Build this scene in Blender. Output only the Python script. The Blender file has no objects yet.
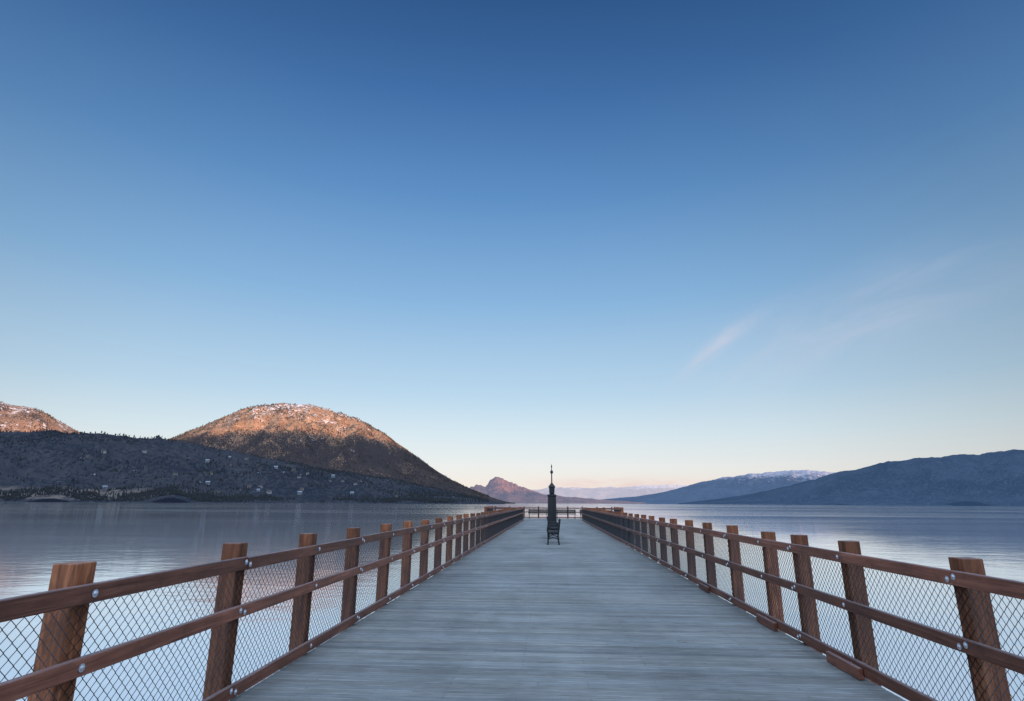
import bpy, math, random
import numpy as np
from mathutils import Vector, Matrix, noise, Euler
random.seed(7)
scene = bpy.context.scene
COL = scene.collection

def lin(r, g, b):
    f = lambda c: (c/255)/12.92 if c/255 <= 0.04045 else ((c/255+0.055)/1.055)**2.4
    return (f(r), f(g), f(b), 1.0)

# ------------------------------------------------------------------ materials
def new_mat(name):
    m = bpy.data.materials.new(name); m.use_nodes = True
    nt = m.node_tree; nt.nodes.clear()
    return m, nt, nt.nodes, nt.links

def ramp(N, stops, interp='LINEAR'):
    r = N.new('ShaderNodeValToRGB'); r.color_ramp.interpolation = interp
    e = r.color_ramp.elements
    while len(e) > 1: e.remove(e[0])
    e[0].position = stops[0][0]; e[0].color = stops[0][1]
    for p, c in stops[1:]:
        k = e.new(p); k.color = c
    return r

def G(v): return (v, v, v, 1)

class NB:
    """small node builder"""
    def __init__(s, nt): s.nt = nt; s.N = nt.nodes; s.L = nt.links
    def m(s, op, a, b=None, c=None, clamp=False):
        n = s.N.new('ShaderNodeMath'); n.operation = op; n.use_clamp = clamp
        for i, v in enumerate((a, b, c)):
            if v is None: continue
            if isinstance(v, (int, float)): n.inputs[i].default_value = v
            else: s.L.new(v, n.inputs[i])
        return n.outputs[0]
    def noise(s, vec, scale, detail=4, rough=0.55, dist=0.0):
        n = s.N.new('ShaderNodeTexNoise'); n.inputs['Scale'].default_value = scale
        n.inputs['Detail'].default_value = detail; n.inputs['Roughness'].default_value = rough
        n.inputs['Distortion'].default_value = dist
        s.L.new(vec, n.inputs['Vector']); return n.outputs['Fac']
    def mapping(s, vec, scale=(1, 1, 1), rot=(0, 0, 0), loc=(0, 0, 0)):
        n = s.N.new('ShaderNodeMapping'); n.inputs['Scale'].default_value = scale
        n.inputs['Rotation'].default_value = rot; n.inputs['Location'].default_value = loc
        s.L.new(vec, n.inputs['Vector']); return n.outputs[0]
    def mix(s, fac, a, b, mode='MIX'):
        n = s.N.new('ShaderNodeMix'); n.data_type = 'RGBA'; n.blend_type = mode
        for sock, v in ((n.inputs[0], fac), (n.inputs[6], a), (n.inputs[7], b)):
            if isinstance(v, (int, float)): sock.default_value = v
            elif isinstance(v, tuple): sock.default_value = v
            else: s.L.new(v, sock)
        return n.outputs[2]
    def rmp(s, fac, stops, interp='LINEAR'):
        r = ramp(s.N, stops, interp); s.L.new(fac, r.inputs[0]); return r.outputs[0]
    def bump(s, h, strength=0.3, dist=0.01):
        b = s.N.new('ShaderNodeBump'); b.inputs['Strength'].default_value = strength
        b.inputs['Distance'].default_value = dist; s.L.new(h, b.inputs['Height']); return b.outputs[0]

def mat_wood(name, dark, mid, light, grain=(2, 30, 30), rough=0.62, grey=0.35, top=(0.30, 0.27, 0.27, 1)):
    m, nt, N, L = new_mat(name); b = NB(nt)
    tc = N.new('ShaderNodeTexCoord').outputs['Object']
    oi = N.new('ShaderNodeObjectInfo')
    add = N.new('ShaderNodeVectorMath'); add.operation = 'ADD'
    L.new(tc, add.inputs[0]); L.new(oi.outputs['Location'], add.inputs[1])
    v = add.outputs[0]
    g = b.noise(b.mapping(v, grain), 1.0, 6, 0.7, 0.8)
    big = b.noise(v, 1.3, 3)
    col = b.rmp(g, [(0.30, dark), (0.5, mid), (0.72, light)])
    tone = b.rmp(big, [(0.3, G(0.68)), (0.7, G(1.28))])
    col = b.mix(1.0, col, tone, 'MULTIPLY')
    # scuffs and dirt
    sc = b.noise(v, 7.0, 5, 0.7, 0.4)
    col = b.mix(b.rmp(sc, [(0.52, G(0)), (0.72, G(0.6))]), col, dark)
    rv = b.m('MULTIPLY_ADD', oi.outputs['Random'], 0.6, 0.7)
    comb = N.new('ShaderNodeCombineColor')
    for i in range(3): L.new(rv, comb.inputs[i])
    col = b.mix(1.0, col, comb.outputs[0], 'MULTIPLY')
    # weathered, frosted upward faces
    geo = N.new('ShaderNodeNewGeometry'); sx = N.new('ShaderNodeSeparateXYZ'); L.new(geo.outputs['Normal'], sx.inputs[0])
    up = b.m('MULTIPLY', b.m('SUBTRACT', sx.outputs[2], 0.5, clamp=True), 2 * grey)
    up = b.m('MULTIPLY', up, b.rmp(b.noise(v, 9, 4), [(0.3, G(0.5)), (0.65, G(1.0))]))
    col = b.mix(up, col, top)
    p = N.new('ShaderNodeBsdfPrincipled'); o = N.new('ShaderNodeOutputMaterial')
    L.new(col, p.inputs['Base Color']); p.inputs['Roughness'].default_value = rough
    p.inputs['Specular IOR Level'].default_value = 0.3
    L.new(b.bump(g, 0.8, 0.006), p.inputs['Normal']); L.new(p.outputs[0], o.inputs[0])
    return m

def mat_metal(name, col, rough=0.45, metallic=0.8):
    m, nt, N, L = new_mat(name); b = NB(nt)
    tc = N.new('ShaderNodeTexCoord').outputs['Object']
    n = b.noise(tc, 14, 4)
    c = b.mix(n, tuple(x * 0.7 for x in col[:3]) + (1,), tuple(min(1, x * 1.3) for x in col[:3]) + (1,))
    p = N.new('ShaderNodeBsdfPrincipled'); o = N.new('ShaderNodeOutputMaterial')
    L.new(c, p.inputs['Base Color']); p.inputs['Metallic'].default_value = metallic
    L.new(b.m('MULTIPLY_ADD', n, 0.3, rough - 0.15), p.inputs['Roughness'])
    L.new(p.outputs[0], o.inputs[0]); return m

POST = mat_wood('post_stain', (0.055, 0.020, 0.009, 1), (0.20, 0.068, 0.027, 1), (0.38, 0.15, 0.065, 1), (22, 22, 1.6))
RAIL = mat_wood('rail_stain', (0.075, 0.028, 0.017, 1), (0.165, 0.060, 0.036, 1), (0.27, 0.115, 0.072, 1), (1.3, 30, 30), 0.5, 0.6)
BEAM = mat_wood('beam_timber', (0.03, 0.025, 0.02, 1), (0.08, 0.06, 0.045, 1), (0.14, 0.1, 0.075, 1), (1.5, 20, 20))
WIRE = mat_metal('dark_wire', (0.035, 0.034, 0.036), 0.55, 0.3)
GALV = mat_metal('galvanised_steel', (0.62, 0.65, 0.7), 0.4, 0.75)
IRON = mat_metal('dark_cast_iron', (0.010, 0.012, 0.014), 0.55, 0.1)
SLAT = mat_wood('bench_slat_wood', (0.01, 0.008, 0.008, 1), (0.02, 0.016, 0.016, 1), (0.035, 0.03, 0.03, 1), (2, 30, 30), 0.6, 0.1)

def mat_deck():
    m, nt, N, L = new_mat('weathered_planks'); b = NB(nt)
    tc = N.new('ShaderNodeTexCoord').outputs['Object']
    at = N.new('ShaderNodeAttribute'); at.attribute_name = 'tone'
    sep = N.new('ShaderNodeSeparateColor'); L.new(at.outputs['Color'], sep.inputs[0])
    off = N.new('ShaderNodeVectorMath'); off.operation = 'MULTIPLY_ADD'
    L.new(at.outputs['Color'], off.inputs[0]); off.inputs[1].default_value = (40, 3, 7); L.new(tc, off.inputs[2])
    v = off.outputs[0]
    g = b.noise(b.mapping(v, (1.6, 45, 10)), 1, 6, 0.7, 0.4)
    fine = b.noise(b.mapping(v, (7, 160, 10)), 1, 3, 0.6)
    blot = b.noise(tc, 0.55, 5, 0.6)
    blot2 = b.noise(b.mapping(tc, (2.0, 5, 2)), 1.4, 5, 0.65, 0.5)
    wide = b.noise(b.mapping(tc, (1.2, 0.25, 1)), 0.8, 4, 0.6, 0.3)   # foot-worn lanes along the pier
    col = b.rmp(g, [(0.27, (0.125, 0.125, 0.112, 1)), (0.5, (0.220, 0.222, 0.205, 1)), (0.73, (0.31, 0.312, 0.295, 1))])
    t = b.m('MULTIPLY_ADD', sep.outputs[0], 0.46, 0.71)
    cc = N.new('ShaderNodeCombineColor')
    for i in range(3): L.new(t, cc.inputs[i])
    col = b.mix(1, col, cc.outputs[0], 'MULTIPLY')
    hue = b.mix(sep.outputs[1], (1.03, 1.0, 0.96, 1), (0.97, 1.0, 1.03, 1))
    col = b.mix(1, col, hue, 'MULTIPLY')
    col = b.mix(1, col, b.rmp(fine, [(0.3, G(0.8)), (0.7, G(1.14))]), 'MULTIPLY')
    col = b.mix(1, col, b.rmp(blot, [(0.3, (0.78, 0.78, 0.76, 1)), (0.68, (1.15, 1.15, 1.16, 1))]), 'MULTIPLY')
    col = b.mix(1, col, b.rmp(wide, [(0.35, G(0.86)), (0.62, G(1.10))]), 'MULTIPLY')
    fr = b.m('MULTIPLY', b.rmp(blot2, [(0.45, G(0)), (0.72, G(1))]), 0.24)
    col = b.mix(fr, col, (0.40, 0.405, 0.40, 1))
    sx = N.new('ShaderNodeSeparateXYZ'); L.new(tc, sx.inputs[0])
    j = b.m('ABSOLUTE', b.m('SUBTRACT', b.m('FRACT', b.m('DIVIDE', sx.outputs[0], 0.61)), 0.5))
    jl = b.m('MULTIPLY', b.m('LESS_THAN', j, 0.02), b.rmp(b.noise(tc, 17, 3), [(0.52, G(0)), (0.62, G(0.35))]))
    col = b.mix(jl, col, (0.06, 0.055, 0.05, 1))
    p = N.new('ShaderNodeBsdfPrincipled'); o = N.new('ShaderNodeOutputMaterial')
    L.new(col, p.inputs['Base Color'])
    L.new(b.rmp(blot2, [(0.3, G(0.5)), (0.7, G(0.75))]), p.inputs['Roughness'])
    p.inputs['Specular IOR Level'].default_value = 0.35
    L.new(b.bump(g, 0.8, 0.006), p.inputs['Normal']); L.new(p.outputs[0], o.inputs[0])
    return m

def mat_water():
    m, nt, N, L = new_mat('lake_water'); b = NB(nt)
    tc = N.new('ShaderNodeTexCoord').outputs['Object']
    n1 = b.noise(b.mapping(tc, (0.6, 1.0, 1), (0, 0, 0.25)), 0.9, 4, 0.55, 0.4)
    n2 = b.noise(b.mapping(tc, (0.06, 0.13, 1), (0, 0, -0.3)), 1.0, 3, 0.5, 0.8)
    n3 = b.noise(b.mapping(tc, (0.005, 0.018, 1), (0, 0, 0.1)), 1.0, 5, 0.6, 0.8)
    h = b.m('ADD', b.m('MULTIPLY', n1, 0.08), b.m('MULTIPLY', n2, 0.16))
    bp = N.new('ShaderNodeBump'); bp.inputs['Distance'].default_value = 1.0
    L.new(h, bp.inputs['Height'])
    L.new(b.rmp(n3, [(0.35, G(0.09)), (0.68, G(0.22))]), bp.inputs['Strength'])
    p = N.new('ShaderNodeBsdfPrincipled')
    p.inputs['Base Color'].default_value = (0.70, 0.68, 0.64, 1)
    p.inputs['IOR'].default_value = 1.33
    L.new(b.rmp(n3, [(0.35, G(0.05)), (0.68, G(0.12))]), p.inputs['Roughness'])
    L.new(bp.outputs[0], p.inputs['Normal'])
    g = N.new('ShaderNodeBsdfGlossy'); g.inputs['Color'].default_value = (0.99, 0.99, 1.0, 1)
    L.new(b.rmp(n3, [(0.35, G(0.05)), (0.68, G(0.10))]), g.inputs['Roughness']); L.new(bp.outputs[0], g.inputs['Normal'])
    lw = N.new('ShaderNodeLayerWeight'); lw.inputs['Blend'].default_value = 0.5
    fac = b.rmp(lw.outputs['Facing'], [(0.4, G(0.22)), (0.75, G(0.34)), (0.90, G(0.56)), (0.985, G(0.76))])
    mx = N.new('ShaderNodeMixShader'); L.new(fac, mx.inputs[0])
    L.new(p.outputs[0], mx.inputs[1]); L.new(g.outputs[0], mx.inputs[2])
    o = N.new('ShaderNodeOutputMaterial'); L.new(mx.outputs[0], o.inputs[0])
    return m

def mat_hill(name, c_low, c_high, tree, snow, tree_amt=0.5, snow_amt=0.5, scale=1.0, haze=(0.2, 0.3, 0.45, 1), hz=0.1,
             snow_z=None, clay=False, bumpy=0.8, zg=0.6, shade_z=None, soft=0.04):
    m, nt, N, L = new_mat(name); b = NB(nt)
    pos = N.new('ShaderNodeNewGeometry'); P = pos.outputs['Position']
    big = b.noise(P, 0.0022 * scale, 5, 0.6, 0.4)
    med = b.noise(P, 0.011 * scale, 5, 0.65, 0.5)
    fin = b.noise(P, 0.05 * scale, 4, 0.7)
    col = b.mix(b.rmp(med, [(0.35, G(0)), (0.65, G(1))]), c_low, c_high)
    sx = N.new('ShaderNodeSeparateXYZ'); L.new(P, sx.inputs[0])
    th = 0.62 - 0.22 * tree_amt
    tm = b.m('ADD', b.m('MULTIPLY', fin, 0.6), b.m('MULTIPLY', big, 0.4))
    if shade_z:   # lower slopes' shade painted in by spreading the dark tree colour
        low = b.m('MULTIPLY', b.m('SUBTRACT', 1.0, b.m('DIVIDE', sx.outputs[2], shade_z)), 0.45)
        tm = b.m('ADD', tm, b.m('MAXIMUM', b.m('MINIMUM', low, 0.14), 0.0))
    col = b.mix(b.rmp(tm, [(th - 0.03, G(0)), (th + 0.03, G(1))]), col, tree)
    if clay:
        z = b.m('ADD', sx.outputs[2], b.m('MULTIPLY', b.m('SUBTRACT', med, 0.5), 24))
        band = b.rmp(b.m('DIVIDE', z, 100), [(0.04, G(0)), (0.08, G(1)), (0.24, G(1)), (0.32, G(0))])
        # badland bluffs only along the western shore
        west = b.rmp(b.m('DIVIDE', b.m('SUBTRACT', -850, sx.outputs[0]), 400), [(0.0, G(0)), (0.4, G(1))])
        st = b.noise(b.mapping(P, (0.022, 0.022, 0.08)), 1, 6, 0.75)
        band = b.m('MULTIPLY', b.m('MULTIPLY', band, west), b.rmp(st, [(0.40, G(0.0)), (0.54, G(0.8))]))
        col = b.mix(band, col, (0.26, 0.195, 0.14, 1))
    sn = b.noise(P, 0.02 * scale, 6, 0.7, 0.6)
    s2 = b.m('ADD', b.m('MULTIPLY', sn, 0.65), b.m('MULTIPLY', b.noise(P, 0.003 * scale, 3), 0.35))
    if snow_z:
        s2 = b.m('ADD', s2, b.m('MULTIPLY', b.m('SUBTRACT', b.m('DIVIDE', sx.outputs[2], snow_z), 1.0), zg))
    ts = 0.70 - 0.2 * snow_amt
    col = b.mix(b.rmp(s2, [(ts - 0.02, G(0)), (ts + soft, G(1))]), col, snow)
    d = N.new('ShaderNodeBsdfDiffuse'); L.new(col, d.inputs[0])
    L.new(b.bump(b.m('ADD', fin, med), bumpy, 14 / scale), d.inputs['Normal'])
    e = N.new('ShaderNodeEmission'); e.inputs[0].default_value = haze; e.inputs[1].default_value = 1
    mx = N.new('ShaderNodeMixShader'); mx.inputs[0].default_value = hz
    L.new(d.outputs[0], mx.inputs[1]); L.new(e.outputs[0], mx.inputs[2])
    o = N.new('ShaderNodeOutputMaterial'); L.new(mx.outputs[0], o.inputs[0])
    return m

def mat_plain(name, col, rough=0.8, var=0.25, sc=0.3):
    m, nt, N, L = new_mat(name); b = NB(nt)
    P = N.new('ShaderNodeNewGeometry').outputs['Position']
    n = b.noise(P, sc, 3)
    c = b.mix(n, tuple(x * (1 - var) for x in col[:3]) + (1,), tuple(x * (1 + var) for x in col[:3]) + (1,))
    p = N.new('ShaderNodeBsdfPrincipled'); o = N.new('ShaderNodeOutputMaterial')
    L.new(c, p.inputs['Base Color']); p.inputs['Roughness'].default_value = rough
    L.new(p.outputs[0], o.inputs[0]); return m

# ------------------------------------------------------------------ mesh helpers
def mesh_obj(name, verts, faces, mat, parent=None, loc=(0, 0, 0), smooth=False):
    me = bpy.data.meshes.new(name); me.from_pydata(verts, [], faces); me.update()
    mats = mat if isinstance(mat, (list, tuple)) else [mat]
    for k in mats: me.materials.append(k)
    if smooth: me.polygons.foreach_set('use_smooth', [True] * len(me.polygons))
    o = bpy.data.objects.new(name, me); COL.objects.link(o)
    o.location = loc
    if parent: o.parent = parent
    return o

class MB:
    def __init__(s): s.v = []; s.f = []
    def box(s, x0, x1, y0, y1, z0, z1, c=0.0):
        """box; c>0 chamfers all 12 edges"""
        if c <= 0:
            i = len(s.v)
            s.v += [(x0,y0,z0),(x1,y0,z0),(x1,y1,z0),(x0,y1,z0),(x0,y0,z1),(x1,y0,z1),(x1,y1,z1),(x0,y1,z1)]
            s.f += [(i,i+3,i+2,i+1),(i+4,i+5,i+6,i+7),(i,i+1,i+5,i+4),(i+1,i+2,i+6,i+5),(i+2,i+3,i+7,i+6),(i+3,i,i+4,i+7)]
            return
        def ring(z, k):
            a, b_, d, e = x0+k, x1-k, y0+k, y1-k
            return [(a+c*(k==0),d,z),(b_-c*(k==0),d,z),(b_,d+c*(k==0),z),(b_,e-c*(k==0),z),(b_-c*(k==0),e,z),(a+c*(k==0),e,z),(a,e-c*(k==0),z),(a,d+c*(k==0),z)]
        rings = []
        for z, k in ((z0, c), (z0+c, 0), (z1-c, 0), (z1, c)):
            if k:
                a, b_, d, e = x0+c, x1-c, y0+c, y1-c; q = c*0.3
                r = [(a+q,d,z),(b_-q,d,z),(b_,d+q,z),(b_,e-q,z),(b_-q,e,z),(a+q,e,z),(a,e-q,z),(a,d+q,z)]
            else: r = ring(z, 0)
            rings.append(r)
        i = len(s.v)
        for r in rings: s.v += r
        for k in range(3):
            for j in range(8):
                a = i+8*k+j; b2 = i+8*k+(j+1)%8
                s.f.append((a, b2, b2+8, a+8))
        s.f.append(tuple(i+j for j in range(7,-1,-1))); s.f.append(tuple(i+24+j for j in range(8)))
    def lathe(s, prof, n=12, cx=0, cy=0, cap=True):
        i = len(s.v)
        for r, z in prof:
            for k in range(n):
                a = 2*math.pi*k/n; s.v.append((cx+r*math.cos(a), cy+r*math.sin(a), z))
        for p in range(len(prof)-1):
            for k in range(n):
                a = i+p*n+k; b_ = i+p*n+(k+1)%n
                s.f.append((a, b_, b_+n, a+n))
        if cap:
            s.f.append(tuple(i+k for k in range(n-1,-1,-1)))
            s.f.append(tuple(i+(len(prof)-1)*n+k for k in range(n)))
    def tube(s, pts, r, n=8):
        i = len(s.v); pts = [Vector(p) for p in pts]
        for q, p in enumerate(pts):
            t = (pts[min(q+1, len(pts)-1)] - pts[max(q-1, 0)]).normalized()
            ref = Vector((1, 0, 0)) if abs(t.x) < 0.9 else Vector((0, 1, 0))
            u = t.cross(ref).normalized(); w = t.cross(u)
            for k in range(n):
                a = 2*math.pi*k/n; s.v.append(tuple(p + u*r*math.cos(a) + w*r*math.sin(a)))
        for p in range(len(pts)-1):
            for k in range(n):
                a = i+p*n+k; b_ = i+p*n+(k+1)%n
                s.f.append((a, b_, b_+n, a+n))
        s.f.append(tuple(i+k for k in range(n))); s.f.append(tuple(i+(len(pts)-1)*n+k for k in range(n-1,-1,-1)))
    def obj(s, name, mat, parent=None, loc=(0,0,0), smooth=False):
        return mesh_obj(name, s.v, s.f, mat, parent, loc, smooth)

def empty(name, loc, rotz=0, label=None, category=None, group=None):
    e = bpy.data.objects.new(name, None); COL.objects.link(e); e.location = loc; e.rotation_euler = (0, 0, rotz)
    e.empty_display_size = 0.3
    if label: e['label'] = label
    if category: e['category'] = category
    if group: e['group'] = group
    return e

XL, XR, YE = -2.55, 2.83, 55.0       # inner faces of the side railings, end of the long run
WZ = -1.7                             # lake level
HX0, HX1, HY1 = -6.2, 6.6, 63.0      # pier head

# ------------------------------------------------------------------ deck
def build_pier():
    v = []; f = []; tone = []
    pw = 0.125; gap = 0.013
    def plank(x0, x1, y0, t):
        z = random.uniform(-0.004, 0.002); y1 = y0 + pw - gap + random.uniform(-0.002, 0.002); c = 0.006
        i = len(v)
        prof = [(y0, -0.04), (y0, z-c), (y0+c, z), (y1-c, z), (y1, z-c), (y1, -0.04)]
        tz = random.uniform(-0.001, 0.001)
        for x, dz in ((x0, 0), (x1, tz)):
            for (yy, zz) in prof: v.append((x, yy, zz + (dz if zz > -0.03 else 0)))
        for k in range(6):
            f.append((i+k, i+(k+1) % 6, i+6+(k+1) % 6, i+6+k)); tone.append(t)
        f.append(tuple(i+k for k in range(5, -1, -1))); tone.append(t)
        f.append(tuple(i+6+k for k in range(6))); tone.append(t)
    y = -3.0; row = 0
    while y < HY1:
        if y < YE: a, b_ = XL-0.06, XR+0.06
        else: a, b_ = HX0, HX1
        cuts = [a]
        if y >= YE or random.random() < 0.35:
            x = a + random.uniform(1.2, 4.4)
            while x < b_-0.8:
                cuts.append(x); x += random.uniform(3.0, 4.3)
        cuts.append(b_)
        rt = random.random()
        if random.random() < 0.07: rt = -0.2
        for k in range(len(cuts)-1):
            t = rt*0.8 + random.random()*0.2
            plank(cuts[k]+0.001, cuts[k+1]-0.001, y, (max(0, t), random.random(), random.random(), 1))
        y += pw; row += 1
    pier = empty('pier', (0, 0, 0), 0, 'long grey weathered plank pier standing on timber piles in the lake', 'pier')
    d = mesh_obj('deck', v, f, mat_deck(), pier)
    ca = d.data.color_attributes.new('tone', 'FLOAT_COLOR', 'CORNER')
    buf = []
    for p, t in zip(d.data.polygons, tone): buf += list(t) * p.loop_total
    ca.data.foreach_set('color', buf)
    for x in (XL+0.05, -1.3, 0.14, 1.5, XR-0.05):
        b = MB(); b.box(x-0.06, x+0.06, -3, YE, -0.30, -0.042); b.obj('joist', BEAM, pier)
    for x in (HX0+0.07, -4.4, -2.5, -1.3, 0.14, 1.5, 2.8, 4.6, HX1-0.07):
        b = MB(); b.box(x-0.06, x+0.06, YE+0.15, HY1, -0.30, -0.042); b.obj('joist', BEAM, pier)
    ys = [1.0 + 4.6*k for k in range(12)]
    for y in ys:
        b = MB(); b.box(XL-0.35, XR+0.35, y-0.13, y+0.13, -0.58, -0.303); b.obj('cross_beam', BEAM, pier)
    for y in (55.6, 59, 62.5):
        b = MB(); b.box(HX0-0.1, HX1+0.1, y-0.13, y+0.13, -0.58, -0.303); b.obj('cross_beam', BEAM, pier)
    pm = MB(); pm.lathe([(0.17, -6), (0.16, -0.583)], 12)
    first = pm.obj('pile', BEAM, pier, (XL+0.1, ys[0], 0), True)
    spots = [(x, y) for y in ys for x in (XL+0.1, XR-0.1)] + [(x, y) for y in (55.6, 59, 62.5) for x in (HX0+.3, -2, 2.4, HX1-.3)]
    for (x, y) in spots[1:]:
        o = first.copy(); o.location = (x, y, 0); COL.objects.link(o); o.parent = pier
build_pier()

# ------------------------------------------------------------------ railings
pm = MB(); pm.box(-0.073, 0.073, -0.073, 0.073, -0.45, 1.2, 0.005)
post_me = pm.obj('post_source', POST).data
bpy.data.objects.remove(bpy.data.objects['post_source'])
def bolt_mesh():
    b = MB()
    prof = [(0.022, 0), (0.022, 0.003), (0.013, 0.0035), (0.011, 0.009), (0.004, 0.012)]
    n = 10
    for r, h in prof:
        for k in range(n):
            a = 2*math.pi*k/n; b.v.append((r*math.cos(a), h, r*math.sin(a)))
    for p in range(len(prof)-1):
        for k in range(n):
            a = p*n+k; c = p*n+(k+1) % n; b.f.append((a, a+n, c+n, c))
    b.f.append(tuple(range((len(prof)-1)*n, len(prof)*n)))
    return b
o_ = bolt_mesh().obj('bolt_source', GALV); bolt_me = o_.data; bpy.data.objects.remove(o_)

def link_mesh(length, z0, z1, a=0.036, az_=0.036, r=0.0029):
    nw = int(length/a); nk = int((z1-z0)/az_)+1
    I, K = np.meshgrid(np.arange(nw), np.arange(nk), indexing='ij')
    s = (I + ((I+K) % 2)) * a
    z = z0 + K*az_ + 0.0
    yoff = np.where((I+K) % 2 == 0, 0.0018, -0.0018)
    sag = 0.004*np.sin(s*1.7) * np.sin((z-z0)/(z1-z0)*math.pi)
    z = z + 0.007*np.sin(s*0.9+z*2)
    s = s + 0.004*np.sin(s*3.1+z*5.0)
    tri = [(r, 0), (-r/2, 0.87*r), (-r/2, -0.87*r)]
    V = np.stack([np.stack([s+dx, sag+yoff+dy, z], -1) for dx, dy in tri], 2)
    V = V.reshape(-1, 3)
    base = ((np.arange(nw)[:, None]*nk + np.arange(nk-1)[None, :])*3)[..., None]
    q = np.arange(3)[None, None, :]; q2 = (q+1) % 3
    F = np.stack([base+q, base+q2, base+3+q2, base+3+q], -1).reshape(-1, 4)
    return V, F

def railing(label, p0, p1, inward_left, posts, zmid, zbot=0.085, group=None, near=True, splices=()):
    """local +X runs from p0 to p1, +Y points inward when inward_left else -Y"""
    d = Vector(p1) - Vector(p0); Ln = d.length; ang = math.atan2(d.y, d.x)
    sg = 1 if inward_left else -1
    R = empty('pier_railing', (p0[0], p0[1], 0), ang, label, 'railing', group)
    for nm, zc, hh in (('top_rail', 1.05, 0.05), ('middle_rail', zmid, 0.047), ('bottom_rail', zbot, 0.05)):
        b = MB(); x = 0
        bounds = [0.0] + [p for k, p in enumerate(posts) if k % 2 == 1 and 0.6 < p < Ln-0.6] + [Ln]
        for q in range(len(bounds)-1):
            dz = random.uniform(-0.005, 0.005); dy = random.uniform(0, 0.003)
            ya, yb = sorted((-dy*sg, -(0.043)*sg - dy*sg))
            b.box(bounds[q]+0.002, bounds[q+1]-0.002, ya, yb, zc-hh+dz, zc+hh+dz, 0.005)
        b.obj(nm, RAIL, R)
    V, F = link_mesh(Ln, 0.06, 1.06)
    V[:, 1] = V[:, 1] - sg*0.053
    me = bpy.data.meshes.new('chain_link_mesh'); me.from_pydata(V.tolist(), [], F.tolist()); me.materials.append(WIRE)
    o = bpy.data.objects.new('chain_link_mesh', me); COL.objects.link(o); o.parent = R
    for k, px in enumerate(posts):
        po = bpy.data.objects.new('post', post_me); COL.objects.link(po); po.parent = R
        po.location = (px, -sg*(0.062+0.073), random.uniform(-0.015, 0.015))
        po.rotation_euler = (random.uniform(-.006, .006), random.uniform(-.01, .01), random.uniform(-.02, .02) + (math.pi/2)*random.randrange(4))
        if near and px < 26:
            for zc in (1.05, zmid, zbot):
                for dx, dz in (((-0.035, 0.012), (0.035, -0.012)) if k % 2 else ((0.0, 0.0),)):
                    bo = bpy.data.objects.new('bolt', bolt_me); COL.objects.link(bo); bo.parent = R
                    bo.location = (px+dx, sg*0.0005, zc+dz)
                    if sg < 0: bo.rotation_euler = (0, 0, math.pi)
    for sx in splices:
        b = MB(); ya, yb = sorted((0.003*sg, 0.05*sg)); b.box(sx-0.32, sx+0.32, ya, yb, 0.006, 0.105, 0.006)
        b.obj('splice_block', RAIL, R)
    return R

Y0 = -1.5
LP = [0.15, 1.75, 3.26] + [4.93 + 1.524*k for k in range(33)]
RP = [-0.2, 1.35, 2.95, 4.53, 6.19, 7.38, 8.43] + [10.0 + 1.55*k for k in range(29)]
grp = 'timber railings around the pier'
railing('red-brown timber railing with chain-link infill along the pier edge', (XL, Y0), (XL, YE), False, [y-Y0 for y in LP if y < YE-0.2], 0.675, group=grp)
railing('red-brown timber railing with chain-link and splice blocks at its foot', (XR, Y0), (XR, YE), True, [y-Y0 for y in RP if y < YE-0.2], 0.61, group=grp, splices=(6.3-Y0, 8.35-Y0, 11.5-Y0))
def posts_for(L):
    n = max(1, round((L-0.2)/1.55)); return [0.1 + (L-0.2)*k/n for k in range(n+1)]
Lh = 'timber and chain-link railing around the wide pier head'
railing(Lh, (HX0, YE+.2), (XL-.3, YE+.2), True, posts_for(XL-.3-HX0), 0.64, group=grp, near=False)
railing(Lh, (XR+.3, YE+.2), (HX1, YE+.2), True, posts_for(HX1-XR-.3), 0.64, group=grp, near=False)
railing(Lh, (HX0+.1, YE+.5), (HX0+.1, HY1-.3), False, posts_for(HY1-YE-.8), 0.64, group=grp, near=False)
railing(Lh, (HX1-.1, YE+.5), (HX1-.1, HY1-.3), True, posts_for(HY1-YE-.8), 0.64, group=grp, near=False)
railing(Lh, (HX0+.1, HY1-.1), (HX1-.1, HY1-.1), False, posts_for(HX1-HX0-.2), 0.64, group=grp, near=False)

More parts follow.
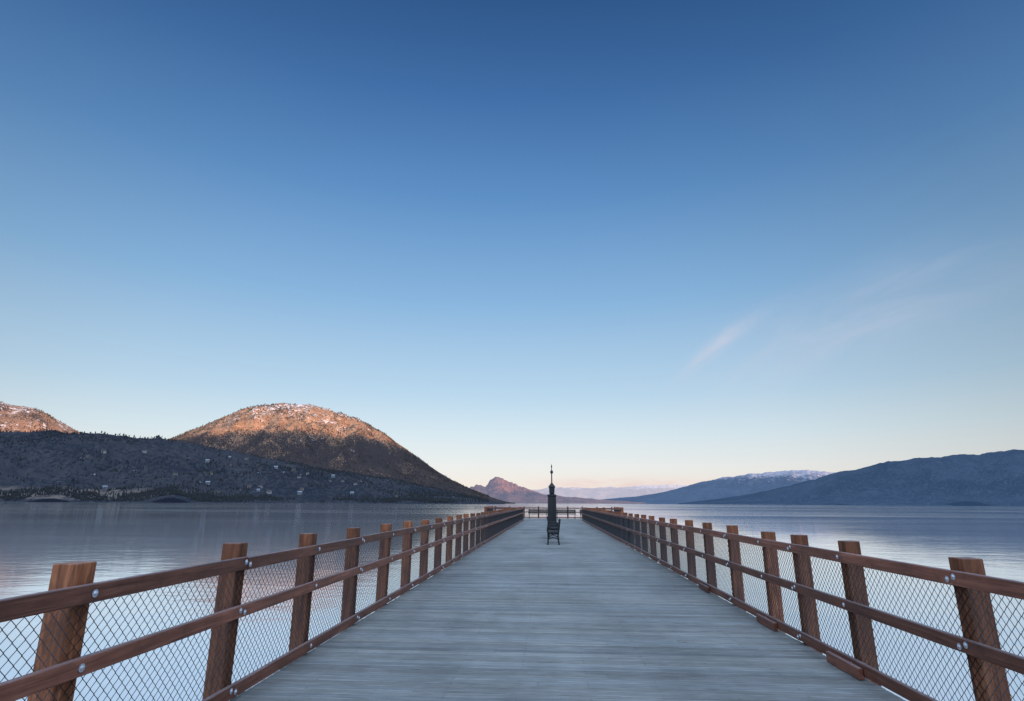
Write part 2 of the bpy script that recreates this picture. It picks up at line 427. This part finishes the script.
# ------------------------------------------------------------------ benches
def bench(loc, rotz, label, group=None, length=1.8, k_=1.0):
    """seat runs along local X, sitter faces -Y"""
    e = empty('park_bench', loc, rotz, label, 'bench', group)
    hl = length/2
    s = MB()
    for k in range(5):
        y = (-0.21 + k*0.095)*k_; s.box(-hl, hl, y, y+0.08*k_, 0.43 + 0.004*abs(k-2), 0.465 + 0.004*abs(k-2), 0.006)
    s.obj('seat', SLAT, e)
    s = MB()
    for k in range(4):
        z = 0.53 + k*0.10; y = (0.22 + k*0.018)*k_
        s.box(-hl, hl, y, y+0.03, z, z+0.085, 0.006)
    s.obj('backrest', SLAT, e)
    def Y(pts): return [(a, b*k_, c) for a, b, c in pts]
    for sx in (-hl+0.1, hl-0.1):
        l = MB()
        l.tube(Y([(sx, -0.22, 0.0), (sx, -0.205, 0.12), (sx, -0.20, 0.3), (sx, -0.21, 0.42), (sx, -0.22, 0.52), (sx, -0.21, 0.62)]), 0.028)
        l.tube(Y([(sx, 0.24, 0.0), (sx, 0.22, 0.15), (sx, 0.205, 0.35), (sx, 0.23, 0.5), (sx, 0.26, 0.72), (sx, 0.29, 0.94)]), 0.028)
        l.tube(Y([(sx, -0.215, 0.40), (sx, 0, 0.395), (sx, 0.225, 0.40)]), 0.024)
        l.tube(Y([(sx, -0.2, 0.2), (sx, 0, 0.28), (sx, 0.22, 0.2)]), 0.02)
        l.box(sx-0.04, sx+0.04, -0.26*k_, -0.18*k_, 0.0, 0.02); l.box(sx-0.04, sx+0.04, 0.2*k_, 0.28*k_, 0.0, 0.02)
        l.obj('leg', IRON, e, smooth=False)
        a = MB()
        a.tube(Y([(sx, 0.25, 0.66), (sx, 0.1, 0.68), (sx, -0.1, 0.67), (sx, -0.2, 0.645), (sx, -0.24, 0.60), (sx, -0.22, 0.565), (sx, -0.2, 0.59)]), 0.026)
        a.obj('armrest', IRON, e)
    return e
bg = 'benches down the middle and end of the pier'
bl = 'dark iron and slatted wood bench standing on the pier planks'
bench((0.06, 24.0, 0), -math.pi/2, bl, bg, k_=0.95)
bench((0.10, 27.6, 0), math.pi/2, bl, bg, k_=0.95)
for x, y in ((-1.35, 60.6), (1.5, 60.6), (3.9, 60.6)):
    bench((x, y, 0), 0, 'dark bench facing back along the pier beside the end railing', bg, 2.0)

# ------------------------------------------------------------------ ornamental pillar with lantern
def pillar(loc):
    e = empty('lamp_pillar', loc, 0, 'dark tapering iron pillar with lantern and slim finial standing mid-pier', 'monument')
    b = MB(); b.box(-0.32, 0.32, -0.32, 0.32, 0, 0.18, 0.02); b.box(-0.28, 0.28, -0.28, 0.28, 0.181, 0.42, 0.02)
    b.obj('plinth', IRON, e)
    b = MB()
    b.lathe([(0.25, 0.421), (0.26, 0.5), (0.25, 0.56), (0.25, 1.2), (0.235, 1.9), (0.27, 1.94), (0.27, 2.0), (0.20, 2.04), (0.15, 2.06)], 8)
    b.obj('shaft', IRON, e)
    b = MB()
    b.lathe([(0.12, 2.061), (0.15, 2.12), (0.17, 2.42), (0.21, 2.45), (0.19, 2.5), (0.09, 2.62), (0.05, 2.68)], 8)
    b.obj('lantern', IRON, e)
    b = MB()
    b.lathe([(0.035, 2.681), (0.03, 3.2), (0.075, 3.24), (0.09, 3.3), (0.07, 3.37), (0.025, 3.41), (0.02, 3.55), (0.045, 3.60), (0.02, 3.68), (0.006, 3.78)], 10)
    b.obj('finial', IRON, e, smooth=True)
pillar((0.05, 34.0, 0))

# ------------------------------------------------------------------ water
b = MB(); S = 60000
b.v = [(-S, -S, WZ), (S, -S, WZ), (S, S, WZ), (-S, S, WZ)]; b.f = [(0, 1, 2, 3)]
w = b.obj('water', mat_water()); w['kind'] = 'structure'
b = MB(); b.v = [(-S, -S, -30), (S, -S, -30), (S, S, -30), (-S, S, -30)]; b.f = [(0, 1, 2, 3)]
g = b.obj('ground', mat_plain('lakebed_silt', (0.12, 0.11, 0.09))); g['kind'] = 'structure'

# ------------------------------------------------------------------ hills
def interp(tab, a):
    if a <= tab[0][0]: return tab[0][1]
    for k in range(len(tab)-1):
        if a <= tab[k+1][0]:
            t = (a-tab[k][0])/(tab[k+1][0]-tab[k][0]); return tab[k][1]*(1-t)+tab[k+1][1]*t
    return tab[-1][1]
def sm(t): t = max(0, min(1, t)); return t*t*(3-2*t)

class Hill:
    def __init__(s, name, tab, r0, r1, r2, mat, na=300, nr=60, rough=0.05, gul=0.2, blur=0.7, gs=1.0, seed=0, crest=0.0, cf=0.55):
        s.tab = tab; s.r0 = r0; s.r1 = r1; s.r2 = r2; s.rough = rough; s.gul = gul; s.blur = blur; s.gs = gs; s.seed = seed; s.crest = crest; s.cf = cf
        a0, a1 = tab[0][0], tab[-1][0]; s.a0 = a0; s.a1 = a1
        V = []
        for i in range(na+1):
            a = a0+(a1-a0)*i/na
            for j in range(nr+1):
                u = j/nr
                r = r0 + (r1-r0)*(u/0.68) if u < 0.68 else r1 + (r2-r1)*((u-0.68)/0.32)
                x, y = r*math.sin(math.radians(a)), r*math.cos(math.radians(a))
                V.append((x, y, s.h(a, r)))
        F = [(i*(nr+1)+j, (i+1)*(nr+1)+j, (i+1)*(nr+1)+j+1, i*(nr+1)+j+1) for i in range(na) for j in range(nr)]
        o = mesh_obj(name, V, F, mat, smooth=True); o['kind'] = 'structure'
    def h(s, a, r):
        T = sum(interp(s.tab, a+k*s.blur) for k in (-1, -0.5, 0, 0.5, 1))/5
        if s.crest:
            T *= 1 + s.crest*noise.fractal(Vector((a*s.cf, s.seed*2.3, 1.7)), 0.7, 2.1, 5)
        H = T*s.r1
        shore = 1.0 + 0.08*noise.noise(Vector((a*0.25, s.seed, 0)))
        r0 = s.r0*shore
        if r <= r0: return -6 + 0*r
        if r < s.r1:
            v = (r-r0)/(s.r1-r0); p = 0.5*v + 0.5*sm(v)
        else:
            v = 1; w_ = (r-s.r1)/(s.r2-s.r1); p = 1-sm(w_)
        x, y = r*math.sin(math.radians(a)), r*math.cos(math.radians(a))
        L = s.r1*0.09*s.gs
        P = Vector((x/L, y/L, s.seed*3.1))
        g = abs(noise.fractal(P, 0.9, 2.1, 4))
        env = 4*p*(1-p) if r < s.r1 else 1-p
        lowk = min(1.0, p*5)
        f = noise.fractal(P*3.2, 0.8, 2.2, 5)
        z = H*(p - s.gul*g*env*lowk*1.2 + s.rough*f*(0.25+env)*lowk)
        return -6*(1-min(1, p*16)) + z

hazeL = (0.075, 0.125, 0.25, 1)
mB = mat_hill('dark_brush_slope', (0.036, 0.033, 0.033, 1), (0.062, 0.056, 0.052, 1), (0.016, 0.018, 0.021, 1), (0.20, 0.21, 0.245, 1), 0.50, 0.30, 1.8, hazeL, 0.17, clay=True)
mC = mat_hill('grassy_mountain', (0.30, 0.150, 0.072, 1), (0.50, 0.28, 0.15, 1), (0.050, 0.033, 0.022, 1), (0.85, 0.74, 0.68, 1), 0.30, 0.92, 3.0, hazeL, 0.16, snow_z=560, zg=0.25, shade_z=380)
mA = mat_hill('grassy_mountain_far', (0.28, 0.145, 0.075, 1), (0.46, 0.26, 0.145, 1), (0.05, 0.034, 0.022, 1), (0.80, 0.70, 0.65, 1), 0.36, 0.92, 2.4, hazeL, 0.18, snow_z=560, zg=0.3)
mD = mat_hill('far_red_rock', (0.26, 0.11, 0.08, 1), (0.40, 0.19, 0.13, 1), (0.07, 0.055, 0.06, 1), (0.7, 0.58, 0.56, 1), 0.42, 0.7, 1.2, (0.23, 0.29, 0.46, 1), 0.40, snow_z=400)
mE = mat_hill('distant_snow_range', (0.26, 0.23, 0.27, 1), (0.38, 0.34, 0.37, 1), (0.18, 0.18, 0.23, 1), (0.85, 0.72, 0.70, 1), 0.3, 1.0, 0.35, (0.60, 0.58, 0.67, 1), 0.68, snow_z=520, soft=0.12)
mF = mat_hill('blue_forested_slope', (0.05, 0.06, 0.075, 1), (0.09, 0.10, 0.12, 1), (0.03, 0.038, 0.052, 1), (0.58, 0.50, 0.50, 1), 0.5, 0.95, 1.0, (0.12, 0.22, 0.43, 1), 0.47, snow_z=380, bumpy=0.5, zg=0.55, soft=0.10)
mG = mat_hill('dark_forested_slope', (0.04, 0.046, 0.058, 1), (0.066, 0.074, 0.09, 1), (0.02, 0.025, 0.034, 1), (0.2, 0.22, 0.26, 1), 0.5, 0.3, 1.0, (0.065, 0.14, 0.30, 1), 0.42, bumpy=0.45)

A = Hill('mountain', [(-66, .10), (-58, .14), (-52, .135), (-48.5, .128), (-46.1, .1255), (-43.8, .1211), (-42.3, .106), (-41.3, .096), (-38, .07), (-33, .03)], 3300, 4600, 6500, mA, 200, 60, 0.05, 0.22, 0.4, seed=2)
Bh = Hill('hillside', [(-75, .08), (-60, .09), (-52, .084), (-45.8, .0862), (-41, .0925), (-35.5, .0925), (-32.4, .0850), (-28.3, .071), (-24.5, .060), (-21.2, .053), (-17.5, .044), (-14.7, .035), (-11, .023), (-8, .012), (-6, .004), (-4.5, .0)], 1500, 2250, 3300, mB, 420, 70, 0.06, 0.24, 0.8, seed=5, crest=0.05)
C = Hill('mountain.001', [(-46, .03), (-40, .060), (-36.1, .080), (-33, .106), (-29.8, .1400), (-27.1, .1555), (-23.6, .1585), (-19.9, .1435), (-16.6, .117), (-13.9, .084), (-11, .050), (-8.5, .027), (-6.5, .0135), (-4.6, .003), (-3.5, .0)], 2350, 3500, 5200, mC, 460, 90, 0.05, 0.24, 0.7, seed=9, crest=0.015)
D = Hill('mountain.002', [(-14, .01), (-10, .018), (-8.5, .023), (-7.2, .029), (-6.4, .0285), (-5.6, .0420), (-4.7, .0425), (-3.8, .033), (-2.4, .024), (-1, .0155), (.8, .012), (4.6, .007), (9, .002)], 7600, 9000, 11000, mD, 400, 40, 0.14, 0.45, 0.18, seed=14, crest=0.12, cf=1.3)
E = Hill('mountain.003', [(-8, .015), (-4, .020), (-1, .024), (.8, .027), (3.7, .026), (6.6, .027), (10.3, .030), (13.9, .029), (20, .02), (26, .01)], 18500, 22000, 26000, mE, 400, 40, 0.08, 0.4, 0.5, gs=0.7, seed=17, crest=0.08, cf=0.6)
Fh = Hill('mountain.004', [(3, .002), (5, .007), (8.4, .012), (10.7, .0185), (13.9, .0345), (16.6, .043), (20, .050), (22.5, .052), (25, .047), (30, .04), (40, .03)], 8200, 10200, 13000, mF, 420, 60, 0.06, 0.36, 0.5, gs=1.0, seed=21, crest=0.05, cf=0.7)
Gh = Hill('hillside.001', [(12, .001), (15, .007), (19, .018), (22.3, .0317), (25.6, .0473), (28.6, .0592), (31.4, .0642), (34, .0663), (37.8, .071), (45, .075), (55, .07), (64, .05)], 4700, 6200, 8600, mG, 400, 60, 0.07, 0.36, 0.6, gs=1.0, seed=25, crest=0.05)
# unseen ridge added to keep the dawn sun off the lake and the pier
sun_az = math.radians(130); sd = Vector((math.sin(sun_az), math.cos(sun_az))); sp = Vector((-sd.y, sd.x))
V = []; nt_, ns_ = 220, 24
for i in range(nt_+1):
    t = -11000 + 23500*i/nt_
    for j in range(ns_+1):
        s_ = 1500 + 2400*j/ns_
        pr = math.sin(math.pi*j/ns_)**1.2
        k = 616 + 40*noise.noise(Vector((t/900, 3, 0))) + 18*noise.noise(Vector((t/250, 5, 0)))
        edge = sm((t+11000)/2500)*sm((12500-t)/1500)
        p = sd*s_ + sp*(-t)
        V.append((p.x, p.y, -8 + k*pr*edge*(1+0.06*noise.fractal(Vector((p.x/300, p.y/300, 0)), 1, 2, 4)*(1-pr))))
F = [(i*(ns_+1)+j, (i+1)*(ns_+1)+j, (i+1)*(ns_+1)+j+1, i*(ns_+1)+j+1) for i in range(nt_) for j in range(ns_)]
o = mesh_obj('sun_block_ridge', V, F, mG, smooth=True); o['kind'] = 'structure'

# ------------------------------------------------------------------ pines on the slopes (one mass per slope)
TREE = mat_plain('pine_needles', (0.042, 0.030, 0.02), 0.9, 0.4, 0.02)
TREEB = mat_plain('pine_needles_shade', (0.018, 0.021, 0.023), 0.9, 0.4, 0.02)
def forest(name, hill, n, amin, amax, rmin, rmax, hmin, hmax, dens, mat, shore=False):
    V = []; F = []; c = 0; tries = 0
    while c < n and tries < n*8:
        tries += 1
        a = random.uniform(amin, amax); r = random.uniform(rmin, rmax)
        if shore and random.random() < 0.3: r = random.uniform(rmin, rmin+90)
        x, y = r*math.sin(math.radians(a)), r*math.cos(math.radians(a))
        q = noise.fractal(Vector((x/170, y/170, 4.4)), 0.8, 2, 4)
        if q + dens < random.uniform(-0.35, 0.45): continue
        z = hill.h(a, r)
        if z < 0.5: continue
        H = random.uniform(hmin, hmax); w_ = H*random.uniform(0.2, 0.3); rot = random.random()*6
        i = len(V)
        for zz, rr in ((-1, w_*0.25), (H*0.16, w_), (H*0.5, w_*0.62), (H*0.52, w_*0.8)):
            for k in range(5):
                an = rot+k*1.2566; m_ = rr*random.uniform(0.7, 1.2); V.append((x+m_*math.cos(an), y+m_*math.sin(an), z+zz))
        V.append((x, y, z+H))
        for lv in range(3):
            for k in range(5):
                F.append((i+lv*5+k, i+lv*5+(k+1) % 5, i+lv*5+5+(k+1) % 5, i+lv*5+5+k))
        for k in range(5): F.append((i+15+k, i+15+(k+1) % 5, i+20))
        c += 1
    o = mesh_obj(name, V, F, mat); o['kind'] = 'stuff'; o['label'] = 'dark pines scattered over the hillside'; o['category'] = 'forest'
forest('pine_forest', C, 6500, -38, -6, 2700, 3560, 4, 9, -0.02, TREE)
forest('pine_forest.001', Bh, 7500, -50, -6, 1530, 2300, 4, 8, -0.05, TREEB, True)
forest('pine_forest.002', A, 1800, -52, -38, 3600, 4650, 5, 11, -0.02, TREE)

# ------------------------------------------------------------------ houses on the lower slope
WALLS = [mat_plain('house_wall_cream', (0.30, 0.28, 0.26)), mat_plain('house_wall_grey', (0.20, 0.22, 0.24)), mat_plain('house_wall_tan', (0.24, 0.19, 0.14))]
ROOF = mat_plain('house_roof', (0.06, 0.056, 0.056)); ROOFS = mat_plain('snowy_roof', (0.28, 0.30, 0.33))
GLASS = mat_plain('window_glass', (0.03, 0.04, 0.05), 0.15)
def house_meshes():
    out = []
    for wi, rf in ((0, ROOF), (1, ROOFS), (2, ROOF)):
        b = MB(); b.box(-6, 6, -4, 4, -3, 5)
        w_ = (b.v, b.f)
        r = MB(); r.v = [(-6.6, -4.8, 4.9), (6.6, -4.8, 4.9), (6.6, 4.8, 4.9), (-6.6, 4.8, 4.9), (-6.6, 0, 7.8), (6.6, 0, 7.8)]
        r.f = [(0, 1, 5, 4), (2, 3, 4, 5), (0, 4, 3), (1, 2, 5), (0, 3, 2, 1)]
        g = MB()
        for x in (-4.2, -1.2, 2.6):
            g.box(x, x+1.6, -4.06, -4.01, 0.8, 2.2); g.box(x, x+1.6, -4.06, -4.01, 3.2, 4.3)
        out.append((w_, (r.v, r.f), (g.v, g.f), WALLS[wi], rf))
    return out
HM = []
for w_, r, g, wm, rm in house_meshes():
    tri = []
    for nm, (v, f), m in (('wall', w_, wm), ('roof', r, rm), ('window', g, GLASS)):
        me = bpy.data.meshes.new(nm); me.from_pydata(v, [], f); me.materials.append(m); tri.append((nm, me))
    HM.append(tri)
placed = 0; tries = 0
hl = ['cream house with a dark roof on the brushy hillside', 'grey house with a snowy roof on the brushy hillside', 'tan house with a dark roof on the brushy hillside']
while placed < 38 and tries < 2000:
    tries += 1
    a = random.choice([random.gauss(-30, 2.5), random.gauss(-24, 3), random.uniform(-46, -14), random.gauss(-41, 2)])
    r = random.uniform(1680, 2150)
    z = Bh.h(a, r)
    if z < 12 or z > 150: continue
    k = random.randrange(3)
    e = empty('house', (r*math.sin(math.radians(a)), r*math.cos(math.radians(a)), z+0.3), math.radians(-a)+random.uniform(-.6, .6), hl[k], 'house', 'houses scattered over the lower hillside')
    e.scale = (random.uniform(.6, .95),)*3
    for nm, me in HM[k]:
        o = bpy.data.objects.new(nm, me); COL.objects.link(o); o.parent = e
    placed += 1

# ------------------------------------------------------------------ world
W = bpy.data.worlds.new('World'); scene.world = W; W.use_nodes = True
nt = W.node_tree; nt.nodes.clear(); b = NB(nt); N = nt.nodes; L = nt.links
tc = N.new('ShaderNodeTexCoord').outputs['Generated']
nv = N.new('ShaderNodeVectorMath'); nv.operation = 'NORMALIZE'; L.new(tc, nv.inputs[0]); D_ = nv.outputs[0]
sx = N.new('ShaderNodeSeparateXYZ'); L.new(D_, sx.inputs[0]); X, Y, Z = sx.outputs
zc = b.m('MAXIMUM', Z, 0.0)
grad = b.rmp(zc, [(0.0, lin(250, 236, 224)), (0.03, lin(250, 242, 233)), (0.06, lin(242, 245, 244)), (0.11, lin(222, 239, 248)), (0.18, lin(191, 221, 244)),
                  (0.34, lin(141, 187, 230)), (0.50, lin(99, 151, 208)), (0.63, lin(70, 121, 183)), (0.74, lin(51, 97, 156)), (1.0, lin(40, 78, 136))])
def dot(v):
    n = N.new('ShaderNodeVectorMath'); n.operation = 'DOT_PRODUCT'; L.new(D_, n.inputs[0]); n.inputs[1].default_value = v; return n.outputs['Value']
ga = math.radians(-10); gd = dot((math.sin(ga), math.cos(ga), 0.0))
fac = b.rmp(b.m('MULTIPLY_ADD', gd, 0.5, 0.5), [(0.0, G(.68)), (0.68, G(.63)), (0.8, G(.70)), (0.93, G(.94)), (1.0, G(1.01))])
skyc = b.mix(1.0, grad, fac, 'MULTIPLY')
# added fill: sky brightened overhead and behind the viewer to light the deck
back = b.rmp(b.m('MULTIPLY_ADD', gd, 0.5, 0.5), [(0.0, G(1)), (0.3, G(0.95)), (0.5, G(0.7)), (0.72, G(0.0))])
glow = b.rmp(zc, [(0.0, (.03, .03, .035, 1)), (0.2, (.07, .07, .08, 1)), (0.5, (.17, .20, .26, 1)), (0.8, (.27, .345, .47, 1)), (1.0, (.28, .37, .51, 1))])
gl = b.mix(1.0, glow, back, 'MULTIPLY')
vm = N.new('ShaderNodeVectorMath'); vm.operation = 'SCALE'; L.new(gl, vm.inputs[0]); vm.inputs['Scale'].default_value = 6.2
va = N.new('ShaderNodeVectorMath'); va.operation = 'ADD'; L.new(vm.outputs[0], va.inputs[0]); L.new(skyc, va.inputs[1])
skyc = va.outputs[0]
az = b.m('MULTIPLY', b.m('ARCTAN2', X, Y), 57.2958); el = b.m('MULTIPLY', b.m('ARCSINE', Z), 57.2958)
def wisp(a0, e0, ang, su, sv, nscale, seed, curve=0.012):
    c, s = math.cos(ang), math.sin(ang)
    da = b.m('SUBTRACT', az, a0); de = b.m('SUBTRACT', el, e0)
    u = b.m('ADD', b.m('MULTIPLY', da, c), b.m('MULTIPLY', de, s))
    v = b.m('SUBTRACT', b.m('MULTIPLY', de, c), b.m('MULTIPLY', da, s))
    v = b.m('ADD', v, b.m('MULTIPLY', b.m('MULTIPLY', u, u), curve))
    cb = N.new('ShaderNodeCombineXYZ'); L.new(b.m('MULTIPLY', u, nscale[0]), cb.inputs[0]); L.new(b.m('MULTIPLY', v, nscale[1]), cb.inputs[1]); cb.inputs[2].default_value = seed
    n = b.rmp(b.noise(cb.outputs[0], 1.0, 4, 0.6, 0.6), [(0.3, G(0.15)), (0.7, G(1))])
    q = b.m('ADD', b.m('POWER', b.m('ABSOLUTE', b.m('DIVIDE', u, su)), 2.0), b.m('POWER', b.m('ABSOLUTE', b.m('DIVIDE', v, sv)), 2.0))
    return b.m('MULTIPLY', b.m('EXPONENT', b.m('MULTIPLY', q, -1.0)), n)
w1 = b.m('MULTIPLY', wisp(16.7, 14.7, 0.62, 4.0, 0.7, (0.16, 0.6), 1), 0.78)
w2 = b.m('MULTIPLY', wisp(28.0, 15.8, 0.30, 12.0, 2.8, (0.10, 0.35), 5), 0.34)
w3 = b.m('MULTIPLY', wisp(6.5, 1.85, 0.0, 7.5, 0.5, (0.3, 1.6), 12, 0.0), 0.8)
wf = b.m('ADD', w1, w2, clamp=True)
skyc = b.mix(wf, skyc, lin(218, 216, 230))
skyc = b.mix(w3, skyc, lin(238, 206, 206))
bg1 = N.new('ShaderNodeBackground'); L.new(skyc, bg1.inputs[0]); bg1.inputs[1].default_value = 1.0
ns = N.new('ShaderNodeTexSky'); ns.sky_type = 'NISHITA'; ns.sun_disc = False
ns.sun_elevation = math.radians(3); ns.sun_rotation = sun_az; ns.air_density = 1.0; ns.dust_density = 1.0
bg2 = N.new('ShaderNodeBackground'); L.new(ns.outputs[0], bg2.inputs[0]); bg2.inputs[1].default_value = 0.12
mx = N.new('ShaderNodeMixShader'); mx.inputs[0].default_value = 0.08
L.new(bg1.outputs[0], mx.inputs[1]); L.new(bg2.outputs[0], mx.inputs[2])
ow = N.new('ShaderNodeOutputWorld'); L.new(mx.outputs[0], ow.inputs[0])

# ------------------------------------------------------------------ sun
sl = bpy.data.lights.new('sun', 'SUN'); sl.energy = 6.0; sl.angle = math.radians(0.5); sl.color = (1.0, 0.62, 0.38)
so = bpy.data.objects.new('sun', sl); COL.objects.link(so)
el_ = math.radians(3.0)
tosun = Vector((math.sin(sun_az)*math.cos(el_), math.cos(sun_az)*math.cos(el_), math.sin(el_)))
so.rotation_euler = tosun.to_track_quat('Z', 'Y').to_euler(); so.location = (30, -30, 40)

# ------------------------------------------------------------------ camera
cam = bpy.data.cameras.new('camera'); co = bpy.data.objects.new('camera', cam); COL.objects.link(co)
cam.sensor_width = 36; cam.lens = 20.0; cam.clip_start = 0.05; cam.clip_end = 120000
co.location = (0, 0, 1.55)
M_ = Matrix.Rotation(math.radians(3.88), 4, 'Z') @ Matrix.Rotation(math.radians(90+15.0), 4, 'X') @ Matrix.Rotation(math.radians(0.3), 4, 'Z')
co.rotation_euler = M_.to_euler()
scene.camera = co
scene.view_settings.view_transform = 'Standard'; scene.view_settings.look = 'None'
scene.view_settings.exposure = 0; scene.view_settings.gamma = 1
